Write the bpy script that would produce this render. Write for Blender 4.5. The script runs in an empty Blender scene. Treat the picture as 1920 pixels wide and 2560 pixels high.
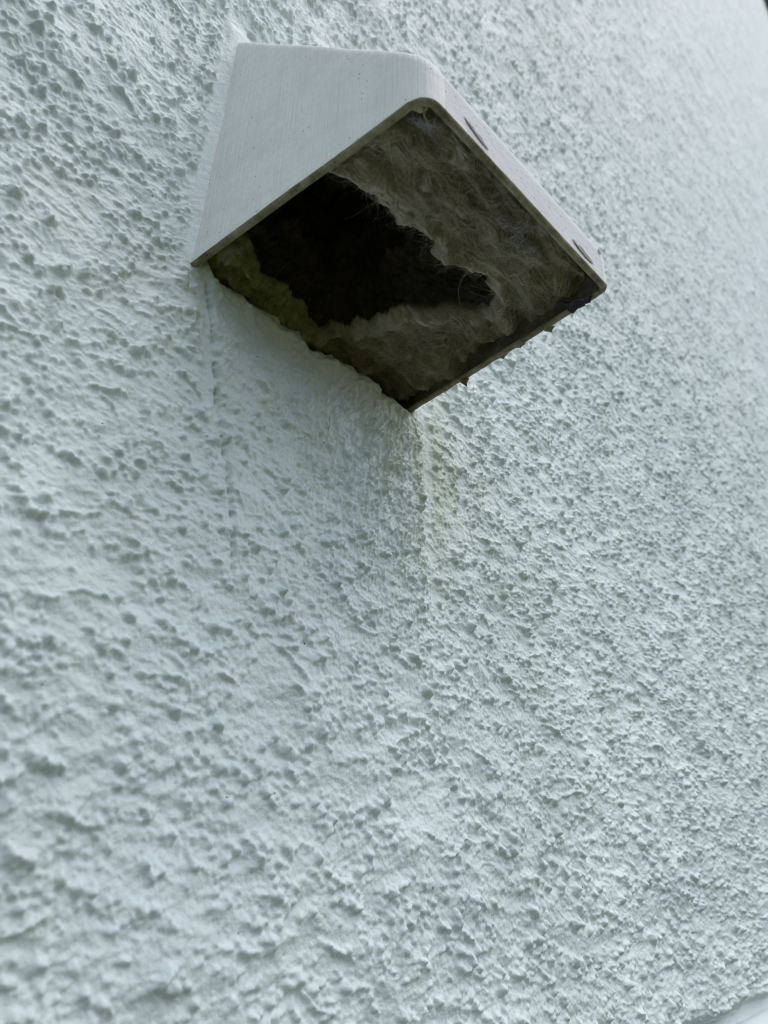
import bpy, math, random
import numpy as np
from mathutils import Vector, Matrix

# ------------------------------------------------------------------ camera, sky, sun, exposure
S = bpy.context.scene
COL = S.collection
rng = np.random.default_rng(7)
random.seed(7)

cam_d = bpy.data.cameras.new("camera")
cam = bpy.data.objects.new("camera", cam_d)
COL.objects.link(cam)
S.camera = cam
cam_d.sensor_fit = 'VERTICAL'
cam_d.sensor_height = 8.75
cam_d.sensor_width = 6.5625
cam_d.lens = 8.75 * 1990.63 / 2560.0
cam_d.clip_start = 0.01
cam_d.clip_end = 500
CX = Vector((0.67829, -0.73451, 0.02025))
CY = Vector((-0.35959, -0.30778, 0.88089))
CZ = Vector((-0.64079, -0.60478, -0.47289))
CP = Vector((-0.10798, -0.19968, -0.21368))
cam.matrix_world = Matrix(((CX.x, CY.x, CZ.x, CP.x), (CX.y, CY.y, CZ.y, CP.y), (CX.z, CY.z, CZ.z, CP.z), (0, 0, 0, 1)))
cam_d.dof.use_dof = True
cam_d.dof.focus_distance = 0.318
cam_d.dof.aperture_fstop = 3.4
S.cycles.pixel_filter_type = 'BLACKMAN_HARRIS'
S.cycles.filter_width = 1.0
S.cycles.use_denoising = True

SUN_EL, SUN_AZ = math.radians(66), math.radians(154)      # azimuth clockwise from +y
sun_dir = Vector((math.sin(SUN_AZ) * math.cos(SUN_EL), math.cos(SUN_AZ) * math.cos(SUN_EL), math.sin(SUN_EL)))
W = bpy.data.worlds.new("World")
S.world = W
W.use_nodes = True
wn = W.node_tree.nodes
bg = wn["Background"]
sky = wn.new("ShaderNodeTexSky")
sky.sky_type = 'NISHITA'
sky.sun_disc = False
sky.sun_elevation = SUN_EL
sky.sun_rotation = SUN_AZ
sky.air_density = 1.0
sky.dust_density = 2.5
W.node_tree.links.new(sky.outputs[0], bg.inputs[0])
bg.inputs[1].default_value = 0.13
sl = bpy.data.lights.new("sun", 'SUN')
sl.energy = 1.5
sl.angle = math.radians(115)
sl.color = (1.0, 0.98, 0.96)
so = bpy.data.objects.new("sun", sl)
COL.objects.link(so)
so.rotation_euler = (-sun_dir).to_track_quat('-Z', 'Y').to_euler()
S.view_settings.view_transform = 'Standard'
S.view_settings.look = 'None'
S.view_settings.gamma = 1
S.view_settings.exposure = 0.34

# ------------------------------------------------------------------ helpers
def tag(o, label=None, cat=None, group=None, kind=None):
    if label: o["label"] = label
    if cat: o["category"] = cat
    if group: o["group"] = group
    if kind: o["kind"] = kind
    return o

def empty(name, loc=(0, 0, 0)):
    o = bpy.data.objects.new(name, None)
    o.empty_display_size = 0.02
    COL.objects.link(o)
    o.location = loc
    return o

def link(name, me, mat, parent=None):
    o = bpy.data.objects.new(name, me)
    COL.objects.link(o)
    if mat: me.materials.append(mat)
    if parent:
        o.parent = parent
        o.matrix_parent_inverse = Matrix.Translation(-Vector(parent.location))
    return o

def mesh_np(name, V, F, smooth=True):
    """V (n,3), F (m,4) or (m,3) int arrays"""
    V = np.ascontiguousarray(V, dtype=np.float32)
    F = np.ascontiguousarray(F, dtype=np.int32)
    k = F.shape[1]
    me = bpy.data.meshes.new(name)
    me.vertices.add(len(V))
    me.vertices.foreach_set("co", V.ravel())
    me.loops.add(F.size)
    me.loops.foreach_set("vertex_index", F.ravel())
    me.polygons.add(len(F))
    me.polygons.foreach_set("loop_start", np.arange(0, F.size, k, dtype=np.int32))
    me.polygons.foreach_set("loop_total", np.full(len(F), k, dtype=np.int32))
    me.update(calc_edges=True)
    me.validate()
    if smooth:
        me.polygons.foreach_set("use_smooth", np.ones(len(me.polygons), dtype=bool))
    return me

def grid_faces(nr, nc, flip=False):
    i = np.arange((nr - 1) * (nc - 1))
    r, c = i // (nc - 1), i % (nc - 1)
    a = r * nc + c
    F = np.stack([a, a + 1, a + nc + 1, a + nc], 1)
    return F[:, ::-1] if flip else F

def set_attr(me, name, vals):
    at = me.attributes.new(name, 'FLOAT', 'POINT')
    at.data.foreach_set("value", np.ascontiguousarray(vals, dtype=np.float32))

def sstep(a, b, x):
    t = np.clip((x - a) / (b - a), 0, 1)
    return t * t * (3 - 2 * t)

def field(n, lo, hi, seed, ax=1.0, ay=1.0):
    """periodic n x n gaussian noise, wavelengths lo..hi in samples, stretched by ax, ay"""
    r = np.random.default_rng(seed)
    f = np.fft.rfft2(r.standard_normal((n, n)).astype(np.float32))
    ky = np.fft.fftfreq(n)[:, None] * ay
    kx = np.fft.rfftfreq(n)[None, :] * ax
    k = np.sqrt(kx * kx + ky * ky) + 1e-9
    f *= np.exp(-(k * lo) ** 2) * (1 - np.exp(-(k * hi) ** 2)) / k
    z = np.fft.irfft2(f, s=(n, n))
    return ((z - z.mean()) / z.std()).astype(np.float32)

def sample(R, x, y, step):
    """bilinear periodic lookup of raster R at metres x, y"""
    n = R.shape[0]
    u, v = x / step, y / step
    iu, iv = np.floor(u).astype(int), np.floor(v).astype(int)
    fu, fv = (u - iu).astype(np.float32), (v - iv).astype(np.float32)
    iu0, iv0, iu1, iv1 = iu % n, iv % n, (iu + 1) % n, (iv + 1) % n
    return (R[iv0, iu0] * (1 - fu) + R[iv0, iu1] * fu) * (1 - fv) + (R[iv1, iu0] * (1 - fu) + R[iv1, iu1] * fu) * fv

def tubes(paths, radii, sides=4):
    """many thin tapered tubes in one vertex / face array"""
    V, F, b = [], [], 0
    for P, r in zip(paths, radii):
        P = np.asarray(P, float)
        n = len(P)
        T = np.gradient(P, axis=0)
        T /= np.linalg.norm(T, axis=1)[:, None] + 1e-12
        ref = np.array([0.3, 0.5, 0.81])
        A = np.cross(T, ref); A /= np.linalg.norm(A, axis=1)[:, None] + 1e-12
        B = np.cross(T, A)
        rr = (r * np.linspace(1, 0.45, n))[:, None]
        for k in range(sides):
            a = 2 * math.pi * k / sides
            V.append(P + rr * (math.cos(a) * A + math.sin(a) * B))
        idx = b + np.arange(n)[None, :] + n * np.arange(sides)[:, None]
        for k in range(sides):
            k2 = (k + 1) % sides
            F.append(np.stack([idx[k, :-1], idx[k, 1:], idx[k2, 1:], idx[k2, :-1]], 1))
        b += n * sides
    return np.concatenate(V), np.concatenate(F)

# ------------------------------------------------------------------ materials
def new_mat(name, rough=0.6, spec=0.3):
    m = bpy.data.materials.new(name)
    m.use_nodes = True
    nt = m.node_tree
    p = nt.nodes["Principled BSDF"]
    p.inputs["Roughness"].default_value = rough
    p.inputs["Specular IOR Level"].default_value = spec
    return m, nt, p

def N(nt, t, **kw):
    n = nt.nodes.new(t)
    for k, v in kw.items():
        if k in n.inputs: n.inputs[k].default_value = v
        else: setattr(n, k, v)
    return n

def coords(nt, scale=(1, 1, 1)):
    g = nt.nodes.new("ShaderNodeNewGeometry")
    mp = nt.nodes.new("ShaderNodeMapping")
    mp.inputs["Scale"].default_value = scale
    nt.links.new(g.outputs["Position"], mp.inputs["Vector"])
    return mp.outputs[0]

def noise(nt, vec, scale, detail=4, rough=0.55):
    n = N(nt, "ShaderNodeTexNoise", Scale=scale, Detail=detail, Roughness=rough)
    nt.links.new(vec, n.inputs["Vector"])
    return n.outputs[0]

def ramp(nt, fac, stops):
    r = nt.nodes.new("ShaderNodeValToRGB")
    e = r.color_ramp.elements
    while len(e) < len(stops): e.new(0.5)
    for el, (p, c) in zip(e, stops):
        el.position = p
        el.color = (*c, 1) if len(c) == 3 else c
    nt.links.new(fac, r.inputs[0])
    return r.outputs[0]

def mix(nt, fac, a, b, mode='MIX'):
    m = nt.nodes.new("ShaderNodeMix")
    m.data_type = 'RGBA'
    m.blend_type = mode
    for v, i in ((fac, 0), (a, 6), (b, 7)):
        if hasattr(v, "is_linked"): nt.links.new(v, m.inputs[i])
        elif i == 0: m.inputs[0].default_value = v
        else: m.inputs[i].default_value = (*v, 1)
    return m.outputs[2]

def math_n(nt, op, a, b=0.0):
    m = nt.nodes.new("ShaderNodeMath"); m.operation = op
    for v, i in ((a, 0), (b, 1)):
        if hasattr(v, "is_linked"): nt.links.new(v, m.inputs[i])
        else: m.inputs[i].default_value = v
    return m.outputs[0]

def bump(nt, p, h, dist, strength=1.0):
    b = N(nt, "ShaderNodeBump", Strength=strength, Distance=dist)
    nt.links.new(h, b.inputs["Height"])
    prev = p.inputs["Normal"]
    if prev.is_linked:
        nt.links.new(prev.links[0].from_socket, b.inputs["Normal"])
    nt.links.new(b.outputs[0], p.inputs["Normal"])

def pores(nt, vec, scale, size, amount):
    """sparse dark pin holes: 1 inside a pore"""
    v = N(nt, "ShaderNodeTexVoronoi", Scale=scale)
    nt.links.new(vec, v.inputs["Vector"])
    near = math_n(nt, 'LESS_THAN', v.outputs["Distance"], size)
    sep = nt.nodes.new("ShaderNodeSeparateColor")
    nt.links.new(v.outputs["Color"], sep.inputs[0])
    few = math_n(nt, 'LESS_THAN', sep.outputs[0], amount)
    return math_n(nt, 'MULTIPLY', near, few)

def attr(nt, name):
    a = nt.nodes.new("ShaderNodeAttribute"); a.attribute_name = name
    return a.outputs["Fac"]

def link_color(nt, p, c): nt.links.new(c, p.inputs["Base Color"])

# stucco paint
M_WALL, nt, p = new_mat("painted_stucco", 0.5, 0.4)
v = coords(nt)
c = ramp(nt, noise(nt, v, 13, 6, 0.62), [(0.33, (0.60, 0.685, 0.675)), (0.66, (0.735, 0.815, 0.795))])
str_ = ramp(nt, noise(nt, coords(nt, (1, 1, 0.12)), 26, 4, 0.6), [(0.45, (0, 0, 0)), (0.72, (1, 1, 1))])
c = mix(nt, math_n(nt, 'MULTIPLY', str_, 0.45), c, (0.60, 0.69, 0.62))
c = mix(nt, attr(nt, "stain"), c, (0.57, 0.65, 0.53))
c = mix(nt, pores(nt, v, 230, 0.075, 0.06), c, (0.05, 0.05, 0.035))
link_color(nt, p, c)
bump(nt, p, noise(nt, v, 1000, 3, 0.6), 0.00025)
bump(nt, p, noise(nt, v, 420, 3, 0.5), 0.0006)

# hood paint: brushed sheet metal
M_PAINT, nt, p = new_mat("brushed_white_paint", 0.65, 0.2)
v = coords(nt); vs = coords(nt, (1, 1, 0.035))
st = noise(nt, vs, 620, 3, 0.6)
c = ramp(nt, noise(nt, v, 60, 5, 0.6), [(0.3, (0.75, 0.76, 0.725)), (0.7, (0.83, 0.835, 0.80))])
c = mix(nt, pores(nt, v, 520, 0.16, 0.05), c, (0.2, 0.2, 0.18))
link_color(nt, p, c)
bump(nt, p, noise(nt, v, 700, 4, 0.6), 0.00010)
bump(nt, p, st, 0.0007)
bump(nt, p, noise(nt, v, 130, 3), 0.0006)

# front face: rougher, stippled paint
M_FRONT, nt, p = new_mat("stippled_paint", 0.55, 0.3)
v = coords(nt, (0.6, 1, 1.6))
c = ramp(nt, noise(nt, coords(nt), 90, 5, 0.6), [(0.3, (0.62, 0.64, 0.645)), (0.7, (0.72, 0.74, 0.745))])
c = mix(nt, pores(nt, v, 650, 0.22, 0.14), c, (0.16, 0.15, 0.15))
link_color(nt, p, c)
bump(nt, p, noise(nt, v, 900, 4, 0.65), 0.0006)

# grimy rim paint
M_RIM, nt, p = new_mat("grimy_rim_paint", 0.6, 0.25)
v = coords(nt)
c = ramp(nt, noise(nt, v, 140, 5, 0.65), [(0.3, (0.07, 0.062, 0.032)), (0.5, (0.23, 0.21, 0.125)), (0.75, (0.40, 0.385, 0.26))])
link_color(nt, p, c)
bump(nt, p, noise(nt, v, 700, 4), 0.0004)

# inside of the sheet
M_INSIDE, nt, p = new_mat("dirty_metal_inside", 0.8, 0.2)
v = coords(nt)
c = ramp(nt, noise(nt, v, 120, 6, 0.65), [(0.3, (0.03, 0.028, 0.02)), (0.5, (0.10, 0.088, 0.06)), (0.75, (0.22, 0.20, 0.14))])
link_color(nt, p, c)
bump(nt, p, noise(nt, v, 500, 5), 0.0006)

# chipped slots
M_SLOT, nt, p = new_mat("bare_chip", 0.7, 0.2)
v = coords(nt)
link_color(nt, p, ramp(nt, noise(nt, v, 300, 4), [(0.3, (0.20, 0.185, 0.135)), (0.7, (0.34, 0.32, 0.25))]))

# matted lint (attribute moss: green patches, pale: washed-out fibres, the third: painted shade of the hollow)
M_LINT, nt, p = new_mat("matted_lint", 0.95, 0.05)
v = coords(nt); vs = coords(nt, (0.35, 1, 0.7))
big = noise(nt, v, 38, 4, 0.6)
c = ramp(nt, mix(nt, 0.55, big, noise(nt, vs, 300, 6, 0.7)), [(0.36, (0.10, 0.08, 0.048)), (0.5, (0.22, 0.185, 0.118)), (0.66, (0.42, 0.365, 0.265))])
c2 = ramp(nt, noise(nt, v, 45, 5, 0.6), [(0.45, (0, 0, 0)), (0.68, (1, 1, 1))])
c = mix(nt, math_n(nt, 'MULTIPLY', c2, 0.6), c, (0.24, 0.215, 0.075))
g = ramp(nt, noise(nt, v, 300, 5, 0.65), [(0.3, (0.09, 0.105, 0.028)), (0.55, (0.23, 0.25, 0.065)), (0.8, (0.40, 0.36, 0.12))])
c = mix(nt, attr(nt, "moss"), c, g)
c = mix(nt, attr(nt, "pale"), c, (0.58, 0.53, 0.45))
hollow_shade = ramp(nt, noise(nt, v, 60, 5, 0.6), [(0.36, (0.022, 0.028, 0.032)), (0.50, (0.075, 0.08, 0.065)), (0.64, (0.24, 0.19, 0.13))])  # shade of the deep hollow, painted into the lint as near-black tones
c = mix(nt, attr(nt, "hollow_shade"), c, hollow_shade)
link_color(nt, p, c)
wr = N(nt, "ShaderNodeTexNoise", Scale=55.0, Detail=3.0)
nt.links.new(v, wr.inputs["Vector"])
wv = nt.nodes.new("ShaderNodeVectorMath"); wv.operation = 'MULTIPLY_ADD'
nt.links.new(wr.outputs["Color"], wv.inputs[0]); wv.inputs[1].default_value = (0.03, 0.03, 0.03); nt.links.new(v, wv.inputs[2])
for sc_, d_ in (((0.13, 1, 1), 0.0007), ((1, 0.13, 1), 0.0005)):
    mp_ = nt.nodes.new("ShaderNodeMapping"); mp_.inputs["Scale"].default_value = sc_
    nt.links.new(wv.outputs[0], mp_.inputs["Vector"])
    bump(nt, p, noise(nt, mp_.outputs[0], 1100, 4, 0.65), d_)
p.inputs["Sheen Weight"].default_value = 0.25

def plain(name, col, rough=0.8, var=0.25, scale=200):
    m, nt, p = new_mat(name, rough, 0.2)
    a = tuple(x * (1 - var) for x in col); b = tuple(min(1, x * (1 + var)) for x in col)
    link_color(nt, p, ramp(nt, noise(nt, coords(nt), scale, 4), [(0.3, a), (0.7, b)]))
    return m
M_FIBRE = plain("pale_fibre", (0.50, 0.45, 0.34))
M_WEB = plain("web_silk", (0.72, 0.74, 0.74), 0.7)
M_LEAF = plain("dry_leaf", (0.36, 0.33, 0.19))
M_SCRAP = plain("dark_film", (0.045, 0.042, 0.055), 0.5)
M_BOARD = plain("dark_wood", (0.055, 0.045, 0.035))
M_TRIM = plain("white_trim_paint", (0.62, 0.68, 0.68), 0.5, 0.06, 60)
M_HAIR = plain("dark_hair", (0.14, 0.13, 0.09), 0.5)

mg, nt, p = new_mat("grass_ground", 0.9, 0.1)
link_color(nt, p, ramp(nt, noise(nt, coords(nt), 6, 6, 0.7), [(0.3, (0.048, 0.053, 0.022)), (0.7, (0.095, 0.10, 0.042))]))
M_GROUND = mg

# ------------------------------------------------------------------ ground
GZ = -1.45
me = mesh_np("ground", [(-150, -150, GZ), (150, -150, GZ), (150, 150, GZ), (-150, 150, GZ)], [(0, 1, 2, 3)], False)
tag(link("ground", me, M_GROUND), kind='structure')

# ------------------------------------------------------------------ hood dimensions
HW, HD, HTOP = 0.12, 0.105, 0.1425
def hood_zb(y): return 0.0 + 0.0071 * (-y / HD)
def hood_zt(y): return 0.0277 + (HTOP - 0.0277) * (y + HD) / HD

# ------------------------------------------------------------------ stucco wall
TN, TS = 1800, 0.00045
def stucco_raster():
    n, st = TN, TS
    H = np.zeros((n, n), np.float32)
    dens = field(n, 12, 90, 1, 1.7, 0.9) + 0.7 * field(n, 6, 20, 2)
    def splat(count, rlo, rhi, hlo, hhi, seed, thr, pw):
        r = np.random.default_rng(seed)
        k = 0
        while k < count:
            cx, cy = r.random(2) * n
            if dens[int(cy), int(cx)] < thr + 0.7 * r.standard_normal(): continue
            k += 1
            q = r.random() ** 2
            R = (rlo + (rhi - rlo) * q) / st
            h = (hlo + (hhi - hlo) * q) * (0.7 + 0.6 * r.random())
            ang = r.normal(0, 0.9); el = 1 + 0.9 * r.random() ** 3
            m = int(R * el) + 2
            ix = np.arange(int(cx) - m, int(cx) + m + 1); iy = np.arange(int(cy) - m, int(cy) + m + 1)
            X, Y = np.meshgrid(ix - cx, iy - cy)
            ca, sa = math.cos(ang), math.sin(ang)
            d2 = ((X * ca + Y * sa) / (R * el)) ** 2 + ((-X * sa + Y * ca) / R) ** 2
            b = h * np.clip(1 - d2, 0, 1) ** pw
            sl = np.ix_(iy % n, ix % n)
            H[sl] = np.maximum(H[sl], b) + 0.35 * np.minimum(H[sl], b)
    def stamp(cx, cy, R, h, pw=0.65):
        R = R / st
        m = int(R) + 2
        ix = np.arange(int(cx) - m, int(cx) + m + 1); iy = np.arange(int(cy) - m, int(cy) + m + 1)
        X, Y = np.meshgrid(ix - cx, iy - cy)
        b = h * np.clip(1 - (X * X + Y * Y) / (R * R), 0, 1) ** pw
        sl = np.ix_(iy % n, ix % n)
        H[sl] = np.maximum(H[sl], b) + 0.2 * np.minimum(H[sl], b)
    r = np.random.default_rng(10)
    for _ in range(1500):                       # crumbly ridges left by the trowel and by runs of paint
        vert = r.random() < 0.35
        L = r.uniform(0.004, 0.022) * (1.3 if vert else 1)
        a = math.pi / 2 + r.normal(0, 0.12) if vert else r.normal(0, 0.35)
        cx, cy = r.random(2) * n
        R0, h0 = r.uniform(0.0005, 0.0012) * (0.7 if vert else 1), r.uniform(0.0008, 0.0019) * (0.6 if vert else 1)
        k = 0.0
        while k < L / st:
            a += r.normal(0, 0.10)
            cx += math.cos(a) * R0 * 0.7 / st; cy += math.sin(a) * R0 * 0.7 / st; k += R0 * 0.7 / st
            f = math.sin(math.pi * min(1, k * st / L)) ** 0.5
            stamp(cx, cy, R0 * r.uniform(0.8, 1.25) * (0.5 + 0.5 * f), h0 * f * r.uniform(0.6, 1.2))
    splat(12000, 0.0009, 0.0021, 0.0011, 0.0022, 11, 0.45, 0.58)
    splat(60000, 0.0005, 0.0012, 0.0006, 0.0014, 12, 0.25, 0.6)
    splat(30000, 0.0004, 0.0007, 0.0003, 0.0006, 13, -0.6, 0.75)
    # irregular outlines: warp the grains and roughen their tops
    gy, gx = np.mgrid[0:n, 0:n].astype(np.float32) * st
    wx, wy = field(n, 3, 14, 51) * 0.00017, field(n, 3, 14, 52) * 0.00017
    H = sample(H, gx + wx, gy + wy, st) * (1 + 0.16 * field(n, 2.2, 7, 53))
    # paint softens everything
    f = np.fft.rfft2(H)
    ky = np.fft.fftfreq(n)[:, None]; kx = np.fft.rfftfreq(n)[None, :]
    f *= np.exp(-2 * (math.pi * 0.5) ** 2 * (kx * kx + ky * ky))
    H = np.fft.irfft2(f, s=(n, n)).astype(np.float32)
    rid = 1 - np.abs(field(n, 3.5, 14, 3))
    H += 0.00022 * np.clip(rid, -0.5, 1) * np.clip(dens * 0.5 + 0.6, 0, 1.2)
    H += 0.00022 * np.clip(1.2 - 1.6 * np.abs(field(n, 10, 46, 41, 1.8, 0.9)), -0.3, 1.2)
    H += 0.00030 * field(n, 14, 60, 4, 1.3, 0.8) + 0.00010 * field(n, 2.5, 9, 5)
    H += 0.0006 * field(n, 60, 300, 6)
    return H
HR = stucco_raster()
DRIP = field(TN, 4, 16, 21, 1.0, 3.2)          # vertical runs
DRIP2 = field(TN, 7, 34, 22, 1.0, 3.2)
FINE = field(TN, 2.5, 8, 23)
EDGE = field(TN, 5, 24, 24)

def axis(lo, hi, a, b, h0, g):
    """positions: step h0 inside [a,b], growing with distance outside"""
    mid = np.arange(a, b, h0)
    up, xx = [], b
    while xx < hi: up.append(xx); xx += h0 * (1 + (xx - b) / g)
    up.append(hi)
    dn, xx = [], a - h0
    while xx > lo: dn.append(xx); xx -= h0 * (1 + (a - xx) / g)
    dn.append(lo)
    return np.concatenate([np.array(dn[::-1]), mid, np.array(up)])

xs = axis(-1.2, 2.47, -0.11, 0.20, 0.00045, 0.12)
zs = axis(-0.2450, 4.3, -0.2450, 0.13, 0.00045, 0.085)
X, Z = np.meshgrid(xs, zs)
SH = np.clip(0.085 * (X - 0.3907), -0.14, 0.05)
Z = Z + SH * (1 - sstep(-0.2450, -0.10, Z))

def rim_z(x):
    """ragged top edge of the plaster patch under the hood's mouth"""
    z = np.full_like(x, 0.09)
    return 0.0005 * sample(EDGE, x * 0.7, z, TS) * sstep(0.01, 0.05, x) + 0.0009 * sample(EDGE, x * 0.22, z + 0.1, TS) - 0.0006 + 0.006 * np.exp(-((x - 0.002) / 0.004) ** 2)

def wall_height(X, Z):
    amp = np.ones_like(X)
    H = 1.12 * sample(HR, X + 0.21, Z + 0.33, TS)
    # plaster patch below the hood: smoother, with vertical runs
    gl = np.interp(Z, [-0.1075, -0.0912, -0.0702, -0.0405, -0.0135, 0.0], [0.0321, 0.0287, 0.0232, 0.0154, 0.0088, 0.004])
    gr = np.interp(Z, [-0.0878, -0.0704, -0.0427, -0.0233, 0.0], [0.132, 0.129, 0.1252, 0.1228, 0.1212]) + 0.0016 * sample(EDGE, X * 0 + 0.3, Z * 0.3, TS) + 0.0007 * sample(EDGE, X * 0 + 0.1, Z, TS)
    down = sstep(-0.150, -0.045, Z)
    inp = sstep(-0.0015, 0.0015, X - gl) * (1 - sstep(-0.0025, 0.0045, X - gr)) * down * (1 - sstep(0.003, 0.008, Z))
    right = sstep(0.03, 0.10, X)
    web = np.clip(1 - 2.2 * np.abs(sample(DRIP, X + 0.02 * 0, Z, TS)), 0, 1) + np.clip(1 - 2.5 * np.abs(sample(DRIP2, X, Z, TS)), 0, 1)
    Hp = (0.60 + 0.42 * sstep(0.008, 0.05, -Z)) * H + 0.00080 * web * (0.42 + 0.9 * sstep(0.045, 0.085, X)) * sstep(0.0, 0.02, -Z) + 0.00010 * sample(DRIP, X, Z, TS) + 0.00025 * sample(DRIP2, X * 0.5, Z * 0.5, TS) + 0.00004 * sample(FINE, X, Z, TS)
    rise = 0.0016 * right * down + 0.0012 * down
    H = H * (1 - inp) + (Hp + rise) * inp
    # smooth trowelled strip right of the patch
    strip = sstep(0.0, 0.002, X - gr) * (1 - sstep(0.009, 0.014, X - gr)) * sstep(-0.085, -0.03, Z) * (1 - sstep(0.012, 0.02, Z))
    H = H * (1 - 0.8 * strip) + strip * (0.00010 * sample(DRIP, X, Z, TS) - 0.0004)
    # seam along the left side of the patch
    seam = np.exp(-((X - gl) / 0.0008) ** 2) * sstep(-0.118, -0.100, Z) * (1 - sstep(-0.004, 0.0, Z))
    H -= 0.0023 * seam * (0.6 + 0.5 * np.clip(sample(EDGE, Z, X, TS), -1, 1.5))
    q = np.random.default_rng(61)
    for zz in q.uniform(-0.105, -0.006, 24):
        gx_ = np.interp(zz, [-0.1075, -0.0912, -0.0702, -0.0405, -0.0135, 0.0], [0.0321, 0.0287, 0.0232, 0.0154, 0.0088, 0.004]) + q.normal(0, 0.0003)
        rr_, dd_ = q.uniform(0.0003, 0.0007), q.uniform(0.0008, 0.0028)
        near = (np.abs(X - gx_) < 0.003) & (np.abs(Z - zz) < 0.004)
        H[near] -= dd_ * np.exp(-((X[near] - gx_) / rr_) ** 2 - ((Z[near] - zz) / (1.5 * rr_)) ** 2)
    flat = np.exp(-((X - gl + 0.003) / 0.0028) ** 2) * sstep(-0.07, -0.04, Z) * (1 - sstep(-0.004, 0.002, Z))
    H = H * (1 - 0.65 * flat)
    # caulk fillet where the wall meets the hood's side
    wob = 0.0008 * sample(EDGE, X * 0 + 0.2, Z * 0.08, TS)
    for s, x0 in ((-1, 0.0), (1, HW)):
        d = s * (X - x0) + wob                                   # distance away from the hood
        inz = sstep(-0.004, 0.003, Z) * (1 - sstep(HTOP + 0.003, HTOP + 0.010, Z))
        band = (1 - sstep(0.0045, 0.0085, d)) * sstep(-0.006, -0.003, d) * inz
        prof = 0.0024 * (1 - sstep(0.0, 0.0085, d)) ** 1.5 + 0.00012 * sample(DRIP2, X, Z, TS)
        H = H * (1 - 0.93 * band) + prof * band
    dt = Z - HTOP
    band = (1 - sstep(0.003, 0.008, dt)) * sstep(-0.008, -0.004, X) * (1 - sstep(HW + 0.004, HW + 0.008, X)) * sstep(-0.01, 0, dt)
    H = H * (1 - 0.9 * band) + 0.002 * band * (1 - sstep(0.0, 0.008, dt))
    # duct opening behind the hood
    ez = rim_z(X)
    mouth = sstep(0.0005, 0.004, X) * (1 - sstep(0.117, 0.121, X))
    H += np.exp(-((Z - ez + 0.0030) / 0.0032) ** 2) * mouth * (0.0010 + (0.0002 + 0.0006 * sstep(0.02, 0.06, X)) * np.clip(sample(EDGE, X * 0.6 + 0.1, Z * 0.6, TS), -0.5, 2))
    rr = np.clip((Z - ez + 0.0022) / 0.0075, 0, 1)
    H -= mouth * (1 - sstep(0.1335, 0.1385, Z)) * 0.0085 * (1 - np.sqrt(np.clip(1 - rr * rr, 0, 1)))
    hole = sstep(0.0, 0.005, Z - ez - 0.0056) * (1 - sstep(0.1335, 0.1385, Z)) * sstep(0.0025, 0.0045, X) * (1 - sstep(0.1155, 0.1175, X))
    H = H * (1 - hole) - 0.05 * hole
    # rounded lower end of the render coat
    H -= 0.006 * (1 - sstep(0.0, 0.006, Z - (-0.2450 + np.clip(0.085 * (X - 0.3907), -0.14, 0.05))))
    return H

Hh = wall_height(X, Z)
V = np.stack([X, -Hh, Z], -1).reshape(-1, 3)
nz, nx = X.shape
me = mesh_np("stucco_wall", V, grid_faces(nz, nx))
stain = (0.40 * sstep(-0.10, -0.005, Z) * sstep(-0.01, 0.01, X) * (1 - sstep(0.12, 0.145, X)) * (1 - sstep(0.0, 0.004, Z)) + 0.8 * np.exp(-((X - 0.138) / 0.038) ** 2 - ((Z + 0.035) / 0.055) ** 2)) * np.clip(0.55 + 0.45 * sample(DRIP2, X * 0.5, Z * 0.3, TS), 0, 1)
set_attr(me, "stain", stain.ravel())
wall = link("stucco_wall", me, M_WALL)
tag(wall, "white painted rough stucco wall filling the picture behind the hood", "wall")
# core of the wall behind the render coat, with the duct opening left free
def box_arrays(boxes):
    V, F = [], []
    for (x0, x1, y0, y1, z0, z1) in boxes:
        b = len(V)
        V += [(x0, y0, z0), (x1, y0, z0), (x1, y1, z0), (x0, y1, z0), (x0, y0, z1), (x1, y0, z1), (x1, y1, z1), (x0, y1, z1)]
        F += [tuple(b + i for i in q) for q in ((0, 1, 5, 4), (1, 2, 6, 5), (2, 3, 7, 6), (3, 0, 4, 7), (4, 5, 6, 7), (3, 2, 1, 0))]
    return np.array(V), np.array(F)
V, F = box_arrays([(-1.2, 2.468, 0.06, 0.20, GZ, 4.3), (-1.2, 2.468, 0.006, 0.0598, GZ, -0.240)])
core = link("wall_core", mesh_np("wall_core", V, F, False), M_WALL, wall)

# ------------------------------------------------------------------ vent hood
hood = empty("vent_hood", (0.06, 0, 0))
tag(hood, "white painted square metal vent hood sticking out of the stucco wall", "vent hood")
RC, RC2 = 0.0068, 0.0030      # plan radius of the near and far front corners
TH = 0.0028      # rim width

def plan_path():
    """outer plan outline from the wall on the left, round the front, to the wall on the right"""
    xl, xr, yf = 0.0, HW, -HD
    tl, tr = 0.0061, 0.1146 + 0.0010
    P = []
    for t in np.linspace(0.012, -HD + RC, 70): P.append((tl * min(1, max(0, -t) / HD), t))
    for a in np.linspace(0, math.pi / 2, 14)[1:-1]: P.append((tl + RC - RC * math.cos(a), yf + RC - RC * math.sin(a)))
    for t in np.linspace(tl + RC, tr - RC2, 90): P.append((t, yf))
    for a in np.linspace(math.pi / 2, 0, 14)[1:-1]: P.append((tr - RC2 + RC2 * math.cos(a), yf + RC2 - RC2 * math.sin(a)))
    for t in np.linspace(-HD + RC2, 0.012, 70): P.append((HW + (tr - HW) * min(1, max(0, -t) / HD), t))
    return np.array(P)
PP = plan_path()
NC = len(PP)
Tn = np.gradient(PP, axis=0); Tn /= np.linalg.norm(Tn, axis=1)[:, None]
IN = np.stack([-Tn[:, 1], Tn[:, 0]], 1)                 # inward normal in plan (path turns left to right)
if IN[5, 0] < 0: IN = -IN
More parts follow.
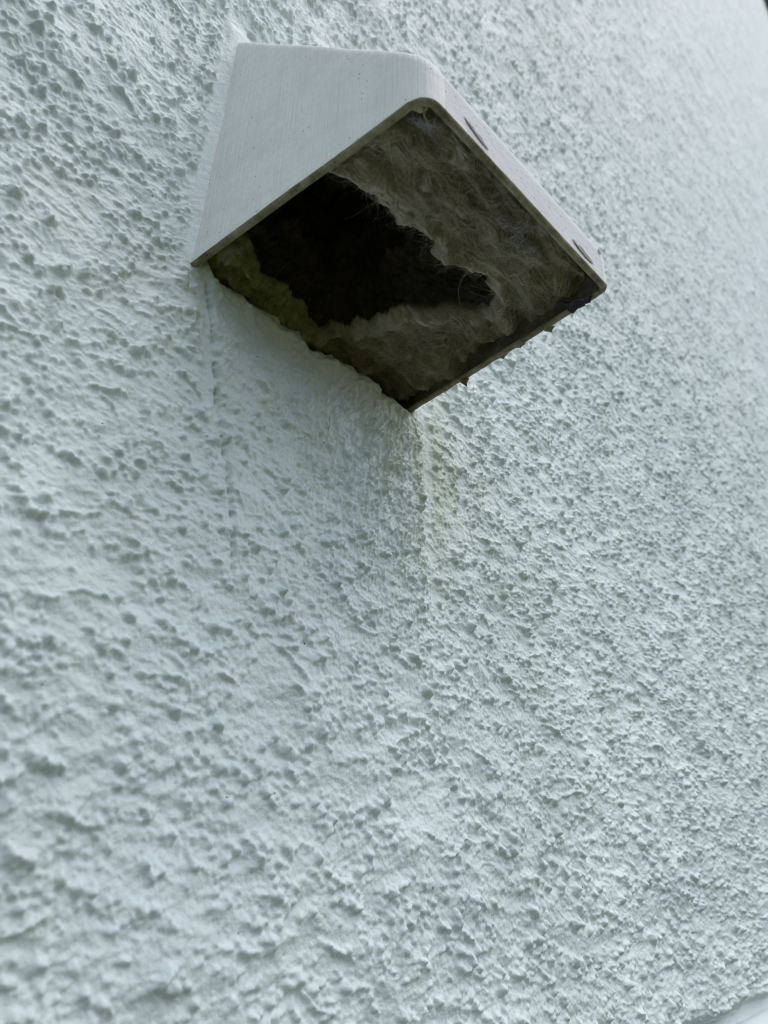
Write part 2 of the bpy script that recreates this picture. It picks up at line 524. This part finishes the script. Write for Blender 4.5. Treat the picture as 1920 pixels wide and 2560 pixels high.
ss = np.concatenate([[0], np.cumsum(np.linalg.norm(np.diff(PP, axis=0), axis=1))])
front0, front1 = 70 + 12, 70 + 12 + 90
rag = np.zeros(NC)
RR = np.random.default_rng(3)
w1 = 0.5 * np.convolve(RR.standard_normal(NC + 20), np.ones(9) / 3, 'same')[10:-10]
w2 = np.convolve(RR.standard_normal(NC + 20), np.ones(3) / 1.7, 'same')[10:-10]
rag = 0.00018 * w1
rag[front1:] += 0.0004 * w1[front1:] + 0.00010 * w2[front1:]
zb = hood_zb(PP[:, 1]) + rag
zt = hood_zt(np.minimum(PP[:, 1], 0.0))
RE = 0.006
rows, part = [], []
wob = np.random.default_rng(9)
def ring(off, z): rows.append(np.stack([PP[:, 0] + IN[:, 0] * off, PP[:, 1] + IN[:, 1] * off, z], 1))
# inner face upward end -> rim -> outer face -> rolled top edge
zin = zt - 0.008
for t in np.linspace(1, 0.0, 14): ring(np.full(NC, TH), zb + 0.0012 + (zin - zb - 0.0012) * t ** 1.5)
rim_rows0 = len(rows) - 1
for a in np.linspace(0, math.pi, 9)[1:-1]:
    ring(TH / 2 + TH / 2 * np.full(NC, math.cos(a)), zb + 0.0012 * (1 - math.sin(a)))
ring(np.zeros(NC), zb + 0.0012)
out_row0 = len(rows) - 1
for t in np.linspace(0, 1, 26)[1:]: ring(np.zeros(NC), zb + 0.0012 + (zt - RE - zb - 0.0012) * t)
# top roll: quadratic curve towards the sloping top
yy_in = np.minimum(PP[:, 1] + IN[:, 1] * RE, 0.0)
zroll = np.where((np.arange(NC) >= 70) & (np.arange(NC) < front1 + 12), hood_zt(yy_in), zt)
for t in np.linspace(0, 1, 8)[1:]:
    off = RE * (2 * t * (1 - t) * 0.0 + t * t)
    z = (1 - t) ** 2 * (zt - RE) + 2 * t * (1 - t) * zt + t * t * zroll
    ring(np.full(NC, off), z)
last_row = len(rows) - 1
G = np.array(rows)                       # (R, NC, 3)
# flare towards the lower near corner
G[..., 0] -= 0.0030 * np.clip(1 - G[..., 2] / HTOP, 0, 1) * np.clip(1 + G[..., 1] / HD, 0, 1) * np.clip(1 - G[..., 0] / 0.05, 0, 1)
# wobble of the sheet
G[..., 0] += 0.0002 * np.sin(G[..., 2] * 90 + G[..., 1] * 60)
# slots dented into the front face
slots = [(0.0246, 0.0372, 0.0143, 0.0110, 0.0013, 0.0016), (0.0890, 0.1034, 0.0126, 0.0116, 0.0016, 0.0016), (0.1092, 0.1120, 0.0238, 0.0232, 0.0010, 0.0010)]
R_, C_ = G.shape[:2]
Vall = G.reshape(-1, 3)
Fall = grid_faces(R_, C_, flip=False)
full = mesh_np("hood_full", Vall, Fall)
nrm = np.zeros(len(Vall) * 3, np.float32)
full.vertices.foreach_get("normal", nrm)
nrm = nrm.reshape(-1, 3)
# make sure normals point outwards on the left panel
mid = (out_row0 + 8) * C_ + 30
if nrm[mid, 0] > 0:
    nrm = -nrm; Fall = Fall[:, ::-1]
bpy.data.meshes.remove(full)

def sub(name, mat, r0, r1, c0, c1, parent=hood):
    ri, ci = np.arange(r0, r1 + 1), np.arange(c0, c1 + 1)
    idx = (ri[:, None] * C_ + ci[None, :]).ravel()
    F = grid_faces(len(ri), len(ci))
    if not np.array_equal(np.sort(Fall[0]), Fall[0]) and Fall[0][0] > Fall[0][1]: F = F[:, ::-1]
    me = mesh_np(name, Vall[idx], F)
    me.normals_split_custom_set_from_vertices([tuple(n) for n in nrm[idx]])
    return link(name, me, mat, parent)
cA, cB = 70 + 14, front1 - 2            # seams just past the rounded corners
left = sub("side_panel", M_PAINT, out_row0, last_row, 0, cA)
left["label"] = "broad smooth side panel with vertical brush marks"
front = sub("front_panel", M_FRONT, out_row0, last_row, cA, cB)
right = sub("side_panel", M_PAINT, out_row0, last_row, cB, C_ - 1)
right["label"] = "far side panel with a ragged lower edge"
rim = sub("rim", M_RIM, rim_rows0, out_row0, 0, C_ - 1)
inner = sub("inner_lining", M_INSIDE, 0, rim_rows0, 0, C_ - 1)
# sloping top: strips across between mirrored columns
Lr = G[last_row]
half = C_ // 2
cols = []
for j in range(half):
    a, b = Lr[j], Lr[C_ - 1 - j]
    cols.append([a + (b - a) * t for t in np.linspace(0, 1, 14)])
TP = np.array(cols)
me = mesh_np("top_panel", TP.reshape(-1, 3), grid_faces(half, 14, flip=True))
link("top_panel", me, M_PAINT, hood)

# paint chips: shallow torn slots on the front face
for k, (x0, x1, z0, z1, hw, dp) in enumerate(slots):
    n = 26
    t = np.linspace(0, 1, n)
    r = np.random.default_rng(40 + k)
    jit = np.convolve(r.standard_normal(n + 6), np.ones(4) / 4, 'same')[3:-3]
    wdt = hw * np.clip(np.sin(math.pi * np.clip(t, 0.02, 0.98)), 0, 1) ** 0.45
    cx, cz = x0 + (x1 - x0) * t, z0 + (z1 - z0) * t
    up, lo = cz + wdt * (0.8 + 0.5 * jit), cz - wdt * 0.85
    yo = -HD - 0.00025
    rowsS = [np.stack([cx, np.full(n, yo), up], 1), np.stack([cx, np.full(n, yo - 0.00005), (up + lo) / 2], 1), np.stack([cx, np.full(n, yo), lo], 1)]
    me = mesh_np("paint_chip", np.concatenate(rowsS), grid_faces(3, n, flip=True))
    link("paint_chip", me, M_SLOT, front)
    # raised curl of paint along the lower side of the chip
    path = np.stack([cx, np.full(n, yo - 0.0002), lo], 1)[2:-2]
    Vt, Ft = tubes([path], [0.00018], 6)
    link("paint_curl", mesh_np("paint_curl", Vt, Ft), M_FRONT, front)

# hardened drips on the lower edge of the far side panel
for (y, z, h, lean) in [(-0.0336, 0.0, 0.0030, 0.0012), (-0.0538, 0.0028, 0.0016, 0.0006), (-0.0769, 0.0042, 0.0018, 0.0008), (-0.0628, 0.0034, 0.0011, 0.0)]:
    r = np.linspace(1, 0.08, 7)
    rad = 0.0017 * r ** 1.7 + 0.0001
    n = 10
    Vd = []
    for k in range(7):
        for a in range(n):
            A = 2 * math.pi * a / n
            Vd.append((0.1172 + 0.6 * rad[k] * math.cos(A), y - lean * (k / 6) ** 2 + rad[k] * 1.4 * math.sin(A), z + 0.0012 - h * 1.3 * k / 6))
    Fd = [(k * n + a, k * n + (a + 1) % n, (k + 1) * n + (a + 1) % n, (k + 1) * n + a) for k in range(6) for a in range(n)]
    link("paint_drip", mesh_np("paint_drip", np.array(Vd), np.array(Fd)), M_RIM, hood)

# ------------------------------------------------------------------ lint clogging the hood
HOLE = np.array([(0.004, -0.0145), (-0.002, -0.0190), (-0.003, -0.0353), (0.000, -0.056), (0.010, -0.0605), (0.018, -0.0601), (0.0262, -0.0632), (0.0386, -0.065), (0.0485, -0.065), (0.063, -0.0662), (0.0753, -0.0676), (0.0900, -0.0695), (0.0975, -0.0675), (0.0995, -0.0600), (0.0970, -0.0540), (0.0915, -0.0492), (0.0829, -0.0405), (0.0736, -0.0311), (0.0719, -0.0208), (0.069, -0.0100), (0.0619, -0.0055), (0.047, -0.0060), (0.0375, -0.0065), (0.0261, -0.0090), (0.0171, -0.0120), (0.0100, -0.0135)])
LN, LS = 512, 0.0004
LA = field(LN, 12, 60, 31); LB = field(LN, 4, 16, 32, 0.5, 1.3); LC = field(LN, 2.2, 7, 33, 0.6, 1.2); LD = field(LN, 25, 120, 34)
def poly_sd(P, X, Y):
    """signed distance: negative inside"""
    d = np.full(X.shape, 1e9); inside = np.zeros(X.shape, bool)
    n = len(P)
    for i in range(n):
        a, b = P[i], P[(i + 1) % n]
        e = b - a; wx, wy = X - a[0], Y - a[1]
        t = np.clip((wx * e[0] + wy * e[1]) / (e @ e), 0, 1)
        d = np.minimum(d, (wx - e[0] * t) ** 2 + (wy - e[1] * t) ** 2)
        c = ((a[1] <= Y) != (b[1] <= Y)) & (wx < e[0] * wy / (e[1] + 1e-15))
        inside ^= c
    d = np.sqrt(d)
    return np.where(inside, -d, d)
lx = np.arange(0.0, 0.1185, 0.00038); ly = np.arange(-0.1035, 0.014, 0.00038)
LX, LY = np.meshgrid(lx, ly)
sd = poly_sd(HOLE, LX, LY) + 0.0010 * sample(LB, LX, LY, LS) + 0.0005 * sample(LC, LX, LY, LS)
LXI = 0.003 + 0.0061 * (-LY / HD)
def lint_base(x, y): return 0.0060 - 0.0677 * y
lum = 0.0022 * sample(LD, LX * 0.8, LY * 1.5, LS) + 0.0007 * sample(LA, LX * 0.7, LY * 1.4, LS) + 0.00025 * sample(LB, LX, LY, LS) + 0.00012 * sample(LC, LX, LY, LS)
lay = np.mod(1.5 * sample(LD, LX * 0.7 + 0.04, LY * 1.6 + 0.02, LS) + 0.25 * sample(LA, LX, LY, LS), 1.0)
lum += 0.0016 * (sstep(0.0, 0.10, lay) - lay)
rightw = sstep(0.05, 0.11, LX)
LZ = lint_base(LX, LY) + 0.0022 + lum * 0.8
# hollows: apex corner sits deeper, right edge trough
apex = np.exp(-((LX - 0.013) / 0.012) ** 2 - ((LY + 0.099) / 0.006) ** 2)
LZ += 0.012 * apex
trough = np.exp(-((LX - 0.113) / 0.006) ** 2) * sstep(-0.02, -0.05, LY)
LZ += 0.0015 * trough - 0.0036 * np.exp(-((LX - 0.114) / 0.009) ** 2) * (0.7 + 0.4 * sample(LA, LX, LY, LS))
frontgap = np.exp(-((LY + 0.1005) / 0.0022) ** 2) * (0.5 + 0.5 * np.clip(sample(LA, LX, LY * 0, LS), -1, 1))
LZ += 0.010 * np.clip(frontgap, 0, 1)
LZ += 0.004 * sstep(0.002, 0.014, LY) - 0.0030 * sstep(0.022, 0.0, -LY) * sstep(0.085, 0.06, LX)
# moss strip along the wall side sits a bit deeper; the mouth of the hole
LZ = np.minimum(LZ, np.minimum(hood_zt(np.minimum(LY, 0)) - 0.004, 0.128))
moss = sstep(0.030, 0.012, -LY + 0.10 * (LX - 0.02)) * sstep(0.075, 0.045, LX) * np.clip(0.9 + 0.4 * sample(LB, LX, LY, LS), 0, 1)
moss = np.maximum(moss, 0.85 * sstep(0.045, 0.03, LX) * sstep(0.06, 0.03, -LY))
pale = sstep(0.006, 0.0005, np.abs(sd - 0.001)) * sstep(0.015, 0.03, -LY) * np.clip(0.35 + 0.35 * sample(LA, LX, LY, LS), 0, 0.7)
pale = np.maximum(pale, np.clip(0.5 * (sample(LA, LX + 0.05, LY, LS) - 1.1), 0, 0.6))
pale = np.where(sd < -0.004, 0, pale)
nest = empty("lint_nest", (0.06, -0.05, 0.01))
tag(nest, "matted brown lint and moss with a deep dark hollow inside the hood's mouth", "nest")

def grid_at(A, x, y):
    u = np.clip((x - lx[0]) / 0.00038, 0, len(lx) - 1.001); v = np.clip((y - ly[0]) / 0.00038, 0, len(ly) - 1.001)
    iu, iv = u.astype(int), v.astype(int); fu, fv = u - iu, v - iv
    return (A[iv, iu] * (1 - fu) + A[iv, iu + 1] * fu) * (1 - fv) + (A[iv + 1, iu] * (1 - fu) + A[iv + 1, iu + 1] * fu) * fv

def lint_z(x, y): return grid_at(LZ, x, y)

# one felted skin: from the hood's inside edge to the lip of the hollow, round the lip and up into the dark
def felt():
    n = 900
    P = np.vstack([HOLE, HOLE[:1]])
    L = np.concatenate([[0], np.cumsum(np.linalg.norm(np.diff(P, axis=0), axis=1))])
    u = np.linspace(0, L[-1], n, endpoint=False)
    px, py = np.interp(u, L, P[:, 0]), np.interp(u, L, P[:, 1])
    k = np.ones(15) / 15
    px = np.convolve(np.pad(px, 7, 'wrap'), k, 'valid'); py = np.convolve(np.pad(py, 7, 'wrap'), k, 'valid')
    c = np.array((0.045, -0.030))
    dx, dy = px - c[0], py - c[1]
    r0 = np.hypot(dx, dy); dx, dy = dx / r0, dy / r0
    per = lambda R, a, b: sample(R, np.cos(2 * math.pi * u / L[-1]) * 0.03 * a, np.sin(2 * math.pi * u / L[-1]) * 0.03 * a + b, LS)
    r0 = r0 + 0.0013 * per(LA, 1.0, 0.0) + 0.0003 * per(LB, 0.7, 0.0)
    lo = lambda y: 0.0028 + 0.0061 * np.clip(-y, 0, 1) / HD
    hi = lambda y: HW - 0.0024 - 0.0046 * np.clip(-y, 0, 1) / HD
    # distance from the centre to the hood's inside walls along each direction
    ro = np.full(n, 1.0)
    for _ in range(3):
        yy = c[1] + dy * np.minimum(ro, 0.09)
        ro = np.minimum.reduce([np.where(dx > 1e-6, (hi(yy) - c[0]) / np.maximum(dx, 1e-6), 9), np.where(dx < -1e-6, (lo(yy) - c[0]) / np.minimum(dx, -1e-6), 9),
                                np.where(dy > 1e-6, (0.0065 - c[1]) / np.maximum(dy, 1e-6), 9), np.where(dy < -1e-6, (-0.1018 - c[1]) / np.minimum(dy, -1e-6), 9)])
    r0 = np.minimum(r0, ro - 0.0004)
    rows, mo, pa, so = [], [], [], []
    NV = 130
    for t in np.linspace(0, 1, NV):
        r = ro + (r0 - ro) * t
        x, y = c[0] + dx * r, c[1] + dy * r
        d = r - r0
        z = lint_z(x, y) - 0.0022 * np.exp(-((d - 0.0025) / 0.0026) ** 2) + 0.0018 * np.exp(-(d / 0.0009))
        rows.append(np.stack([x, y, z], 1))
        mo.append(grid_at(moss, x, y)); pa.append(np.maximum(grid_at(pale, x, y), ((0.70 * np.exp(-(d / 0.004) ** 2) + 0.28 * np.exp(-((d - 0.006) / 0.012) ** 2)) * np.clip(0.6 + 0.4 * per(LA, 1.0, 0.02), 0, 1)) * sstep(0.010, 0.03, -y)))
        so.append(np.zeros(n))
    zl = rows[-1][:, 2]
    for t in np.linspace(0.012, 1, 80):
        bulge = (0.017 * math.sin(math.pi * min(1, t * 1.12) ** 0.8) ** 0.8 if t < 0.88 else 0.003) * float(sstep(0.03, 0.12, t)) - 0.0016 * math.exp(-((t - 0.03) / 0.025) ** 2)
        ns = 0.0036 * sample(LA, np.cos(2 * math.pi * u / L[-1]) * 0.03 + 0.1 * t, np.sin(2 * math.pi * u / L[-1]) * 0.03 - 0.06 * t, LS) + 0.0015 * sample(LB, np.cos(2 * math.pi * u / L[-1]) * 0.03 - 0.08 * t, np.sin(2 * math.pi * u / L[-1]) * 0.03 + 0.07 * t, LS)
        r = r0 - 0.0004 * (1 - min(1, t * 12)) + bulge + ns * min(1, t * 7)
        if t > 0.88: r = np.maximum(r, 0.004) * (1 - (t - 0.88) / 0.12 * 0.985)
        x, y = c[0] + dx * r, c[1] + dy * r
        x = np.clip(x, lo(y) + 0.0003, hi(y) - 0.0003); y = np.clip(y, -0.1012, 0.034)
        z = zl + 0.088 * t + 0.015 * np.clip(y + 0.02, -0.02, 0.05) * t
        z = np.minimum(z, np.minimum(hood_zt(np.minimum(y, 0)) - 0.006, 0.128))
        rows.append(np.stack([x, y, z], 1))
        T = np.full(n, t)
        brown = sstep(0.045, 0.070, x) * (1 - sstep(0.35, 0.8, T)) * np.clip(0.8 + 0.3 * ns / 0.003, 0, 1)
        so.append(np.clip(sstep(0.025, 0.085, T) * (1 - 0.72 * brown), 0, 1)); mo.append(grid_at(moss, x, y) * (1 - sstep(0, 0.1, T))); pa.append(0.4 * (1 - sstep(0, 0.05, T)) * sstep(0.010, 0.03, -y))  # painted shade deepens up the hollow, weaker on the brown lumps
    wrap = lambda A: np.concatenate([A, A[:, :1]], 1)
    G2, mo, pa, so = wrap(np.array(rows)), wrap(np.array(mo)), wrap(np.array(pa)), wrap(np.array(so))
    me = mesh_np("felt_mat", G2.reshape(-1, 3), grid_faces(G2.shape[0], G2.shape[1], flip=False))
    if len(me.vertices) == so.size:
        set_attr(me, "moss", mo.ravel()); set_attr(me, "pale", pa.ravel()); set_attr(me, "hollow_shade", so.ravel())
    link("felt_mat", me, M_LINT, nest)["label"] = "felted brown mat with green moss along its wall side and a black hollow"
    return c[0] + dx * r0, c[1] + dy * r0, zl, dx, dy
LIPX, LIPY, LIPZ, LDX, LDY = felt()

# loose fibres over the mat and round the mouth of the hole
FR = np.random.default_rng(77)
paths, rad = [], []
def fibre(x, y, dz0, ang, L, curl, droop, r):
    n = 12
    t = np.linspace(0, 1, n)
    a = ang + curl * t + 0.35 * np.cumsum(FR.normal(0, 0.35, n)) / 2
    px = x + np.cumsum(np.cos(a)) * L / n; py = y + np.cumsum(np.sin(a)) * L / n
    return px, py, t
cnt = 0
while cnt < 1500:
    x = FR.uniform(0.01, 0.113); y = FR.uniform(-0.100, 0.0)
    i, j = int((y - ly[0]) / 0.00038), int((x - lx[0]) / 0.00038)
    if sd[i, j] < 0.0015 or moss[i, j] > 0.6 and FR.random() < 0.6: continue
    L = FR.uniform(0.004, 0.018)
    px, py, t = fibre(x, y, 0, FR.uniform(0, 6.28), L, FR.normal(0, 1.2), 0, 0)
    px = np.clip(px, 0.008, 0.1125); py = np.clip(py, -0.1005, 0.0)
    pz = lint_z(px, py)
    pz = np.convolve(np.pad(pz, 3, 'edge'), np.ones(7) / 7, 'valid')
    lift = FR.uniform(0.0, 0.0012)
    paths.append(np.stack([px, py, np.minimum(pz - 0.0002 - lift * np.sin(math.pi * t), lint_z(px, py) + 0.0004)], 1)); rad.append(FR.uniform(0.000025, 0.00006))
    cnt += 1
for k in FR.integers(0, len(LIPX), 620):
    if -LIPY[k] < 0.015 or LIPX[k] < 0.011: continue
    ang = math.atan2(-LDY[k], -LDX[k]) + FR.normal(0, 0.9)
    L = FR.uniform(0.0015, 0.0055) * (1.8 if FR.random() < 0.07 else 1)
    px, py, t = fibre(LIPX[k] + LDX[k] * 0.0012, LIPY[k] + LDY[k] * 0.0012, 0, ang, L, FR.normal(0, 1.0), 0, 0)
    paths.append(np.stack([px, py, LIPZ[k] - 0.0016 + FR.normal(0.0, 0.0010) * t ** 1.3], 1)); rad.append(FR.uniform(0.00003, 0.00006))
Vt, Ft = tubes(paths, rad, 3)
fo = link("loose_fibres", mesh_np("loose_fibres", Vt, Ft), M_FIBRE, nest)
fo["kind"] = "stuff"
# a few long stray strands one can follow
for k, (a, b, sag, cur) in enumerate([((0.012, -0.085), (0.045, -0.072), 0.002, 0.004), ((0.020, -0.088), (0.058, -0.074), 0.0025, -0.003), ((0.030, -0.084), (0.050, -0.082), 0.003, -0.007), ((0.050, -0.09), (0.056, -0.078), 0.002, 0.003), ((0.075, -0.075), (0.092, -0.052), 0.002, 0.005), ((0.036, -0.003), (0.058, -0.006), 0.004, 0.004), ((0.020, -0.092), (0.014, -0.078), 0.002, 0.002)]):
    t = np.linspace(0, 1, 26)
    d = np.array(b) - np.array(a); nrmv = np.array((-d[1], d[0])) / np.linalg.norm(d)
    q = np.array(a)[None] + d[None] * t[:, None] + nrmv[None] * (cur * np.sin(math.pi * t))[:, None]
    q += np.stack([np.convolve(FR.normal(0, 0.0006, 32), np.ones(7) / 7, 'valid'), np.convolve(FR.normal(0, 0.0006, 32), np.ones(7) / 7, 'valid')], 1)
    z = np.convolve(np.pad(lint_z(q[:, 0], q[:, 1]), 4, 'edge'), np.ones(9) / 9, 'valid') - 0.0003 - sag * np.sin(math.pi * t)
    z = np.minimum(z, lint_base(q[:, 0], q[:, 1]) + 0.004)
    Vt, Ft = tubes([np.stack([q[:, 0], q[:, 1], z], 1)], [0.00009], 4)
    link("strand", mesh_np("strand", Vt, Ft), M_FIBRE, nest)

# ------------------------------------------------------------------ small things caught in the mouth
def ragged_sheet(name, cx, cy, cz, lx_, ly_, yaw, tilt, curl, seed, n=22):
    """thin crumpled scrap with a torn outline, thickened"""
    r = np.random.default_rng(seed)
    th = np.linspace(0, 2 * math.pi, 40, endpoint=False)
    rad = 1 + 0.20 * np.convolve(np.tile(r.standard_normal(40), 3), np.ones(4) / 2, 'same')[40:80] + 0.03 * r.standard_normal(40)
    rings = [0.02, 0.3, 0.55, 0.78, 1.0]
    Vv = []
    ph = r.uniform(0, 6, 4)
    for q in rings:
        for a, m in zip(th, rad):
            u, w = q * m * math.cos(a), q * m * math.sin(a)
            h = curl * (u * u - 0.5 * w * w) + 0.15 * curl * (math.sin(5 * u + ph[0]) + math.sin(6 * w + ph[1])) * 1.3
            Vv.append((u * lx_, w * ly_, h))
    Vv = np.array(Vv)
    Ff = [(k * 40 + a, k * 40 + (a + 1) % 40, (k + 1) * 40 + (a + 1) % 40, (k + 1) * 40 + a) for k in range(len(rings) - 1) for a in range(40)]
    Ff.append(None)
    M = Matrix.Rotation(yaw, 3, 'Z') @ Matrix.Rotation(tilt, 3, 'X')
    Vv = Vv @ np.array(M).T
    me = mesh_np(name, Vv, np.array(Ff[:-1]))
    o = bpy.data.objects.new(name, me)
    COL.objects.link(o)
    o.location = (cx, cy, cz)
    md = o.modifiers.new("thickness", 'SOLIDIFY'); md.thickness = 0.00025
    return o

o = ragged_sheet("dark_scrap", 0.1120, -0.0930, 0.0062, 0.0034, 0.0066, math.radians(6), math.radians(10), -0.0026, 5)
o.data.materials.append(M_SCRAP)
tag(o, "torn dark film scrap hanging from the outer far corner of the mouth", "scrap")
o = ragged_sheet("leaf_flake", 0.0135, -0.0975, 0.0140, 0.0052, 0.0024, math.radians(50), math.radians(40), 0.0020, 8)
o.data.materials.append(M_LEAF)
tag(o, "curled olive dry leaf flake tucked under the rim's upper corner", "leaf")

def wisp(name, pts, seed, count, r, spread):
    """a small tangle of silk threads"""
    q = np.random.default_rng(seed)
    P = np.array(pts); ps, rs = [], []
    for _ in range(count):
        u = q.random() * (len(P) - 1)
        i = int(u)
        c0 = P[i] + (P[i + 1] - P[i]) * (u - i) + q.normal(0, spread, 3) * (1, 1, 0.35)
        ang = q.normal(0, 0.8) + math.atan2(*(P[i + 1] - P[i])[[1, 0]])
        L = abs(q.normal(0, 1)) * 0.004 + 0.001
        t = np.linspace(-0.5, 0.5, 12)
        cv = q.normal(0, 1.2)
        a = ang + cv * t
        st_ = np.stack([np.cos(a), np.sin(a), np.full(12, q.normal(0, 0.15))], 1) * L / 12
        ps.append(c0 + np.cumsum(st_, 0) - st_.sum(0) / 2); rs.append(q.uniform(0.4, 1.2) * r)
    Vt, Ft = tubes(ps, rs, 3)
    return link(name, mesh_np(name, Vt, Ft), M_WEB)
zc = lambda x, y, d=0.0006: (x, y, float(lint_z(np.array([x]), np.array([y]))[0]) - d)
o = wisp("spider_web", [zc(0.064, -0.0888), zc(0.0681, -0.0878), zc(0.0757, -0.093), zc(0.0746, -0.0867), zc(0.0855, -0.09), zc(0.0880, -0.0865)], 3, 420, 0.00004, 0.0013)
tag(o, "grey spider web stretched along the front side of the lint", "spider web")
o = wisp("web_tuft", [zc(0.0186, -0.0925), zc(0.0215, -0.0935), zc(0.0170, -0.0915), zc(0.0235, -0.0925)], 4, 420, 0.00004, 0.0011)
tag(o, "small whitish web tuft in the corner under the rim's peak", "web tuft")

# hair stuck to the plaster
def on_wall(pts, lift=0.0004):
    P = np.array(pts)
    t = np.linspace(0, 1, 50)
    k = np.linspace(0, 1, len(P))
    x, z = np.interp(t, k, P[:, 0]), np.interp(t, k, P[:, 1])
    x = np.convolve(np.pad(x, 6, 'edge'), np.ones(13) / 13, 'valid'); z = np.convolve(np.pad(z, 6, 'edge'), np.ones(13) / 13, 'valid')
    h = wall_height(x, z)
    h = np.maximum(h, np.convolve(np.pad(h, 3, 'edge'), np.ones(7) / 7, 'valid'))
    return np.stack([x, -h - lift, z], 1)
Vt, Ft = tubes([on_wall([(0.066, -0.0425), (0.0655, -0.036), (0.0662, -0.031), (0.0690, -0.024), (0.0722, -0.0209), (0.073, -0.0235), (0.076, -0.0259), (0.0815, -0.0272), (0.0878, -0.0268), (0.1, -0.0217)])], [0.00008], 4)
o = link("stray_hair", mesh_np("stray_hair", Vt, Ft), M_HAIR)
tag(o, "thin curly dark hair stuck to the plaster below the hood", "hair")

# ------------------------------------------------------------------ far trim and lower moulding
V, F = box_arrays([(2.4702, 2.60, -0.035, 0.20, GZ, 4.3)])
o = link("corner_board", mesh_np("corner_board", V, F, False), M_BOARD)
md = o.modifiers.new("edges", 'BEVEL'); md.width = 0.006; md.segments = 2
tag(o, "dark brown board at the far end of the stucco wall, top right corner", "board")

def moulding():
    t = np.linspace(0, 1, 120)
    x = 0.20 + 0.55 * t
    z = -0.2518 + 0.11 * (x - 0.3764) + 0.10 * np.clip(x - 0.376, 0, 1) ** 2
    zc_, r = z - 0.0085, 0.0085
    n = 20
    Vm = []
    for k in range(len(t)):
        for a in range(n):
            A = 2 * math.pi * a / n
            Vm.append((x[k], 0.004 - 0.9 * r * math.cos(A), zc_[k] + r * math.sin(A)))
    Fm = [(k * n + a, k * n + (a + 1) % n, (k + 1) * n + (a + 1) % n, (k + 1) * n + a) for k in range(len(t) - 1) for a in range(n)]
    return np.array(Vm), np.array(Fm)
Vm, Fm = moulding()
o = link("pipe", mesh_np("pipe", Vm, Fm), M_TRIM)
tag(o, "white painted pipe running below the stucco's lower edge, bottom right corner", "pipe")
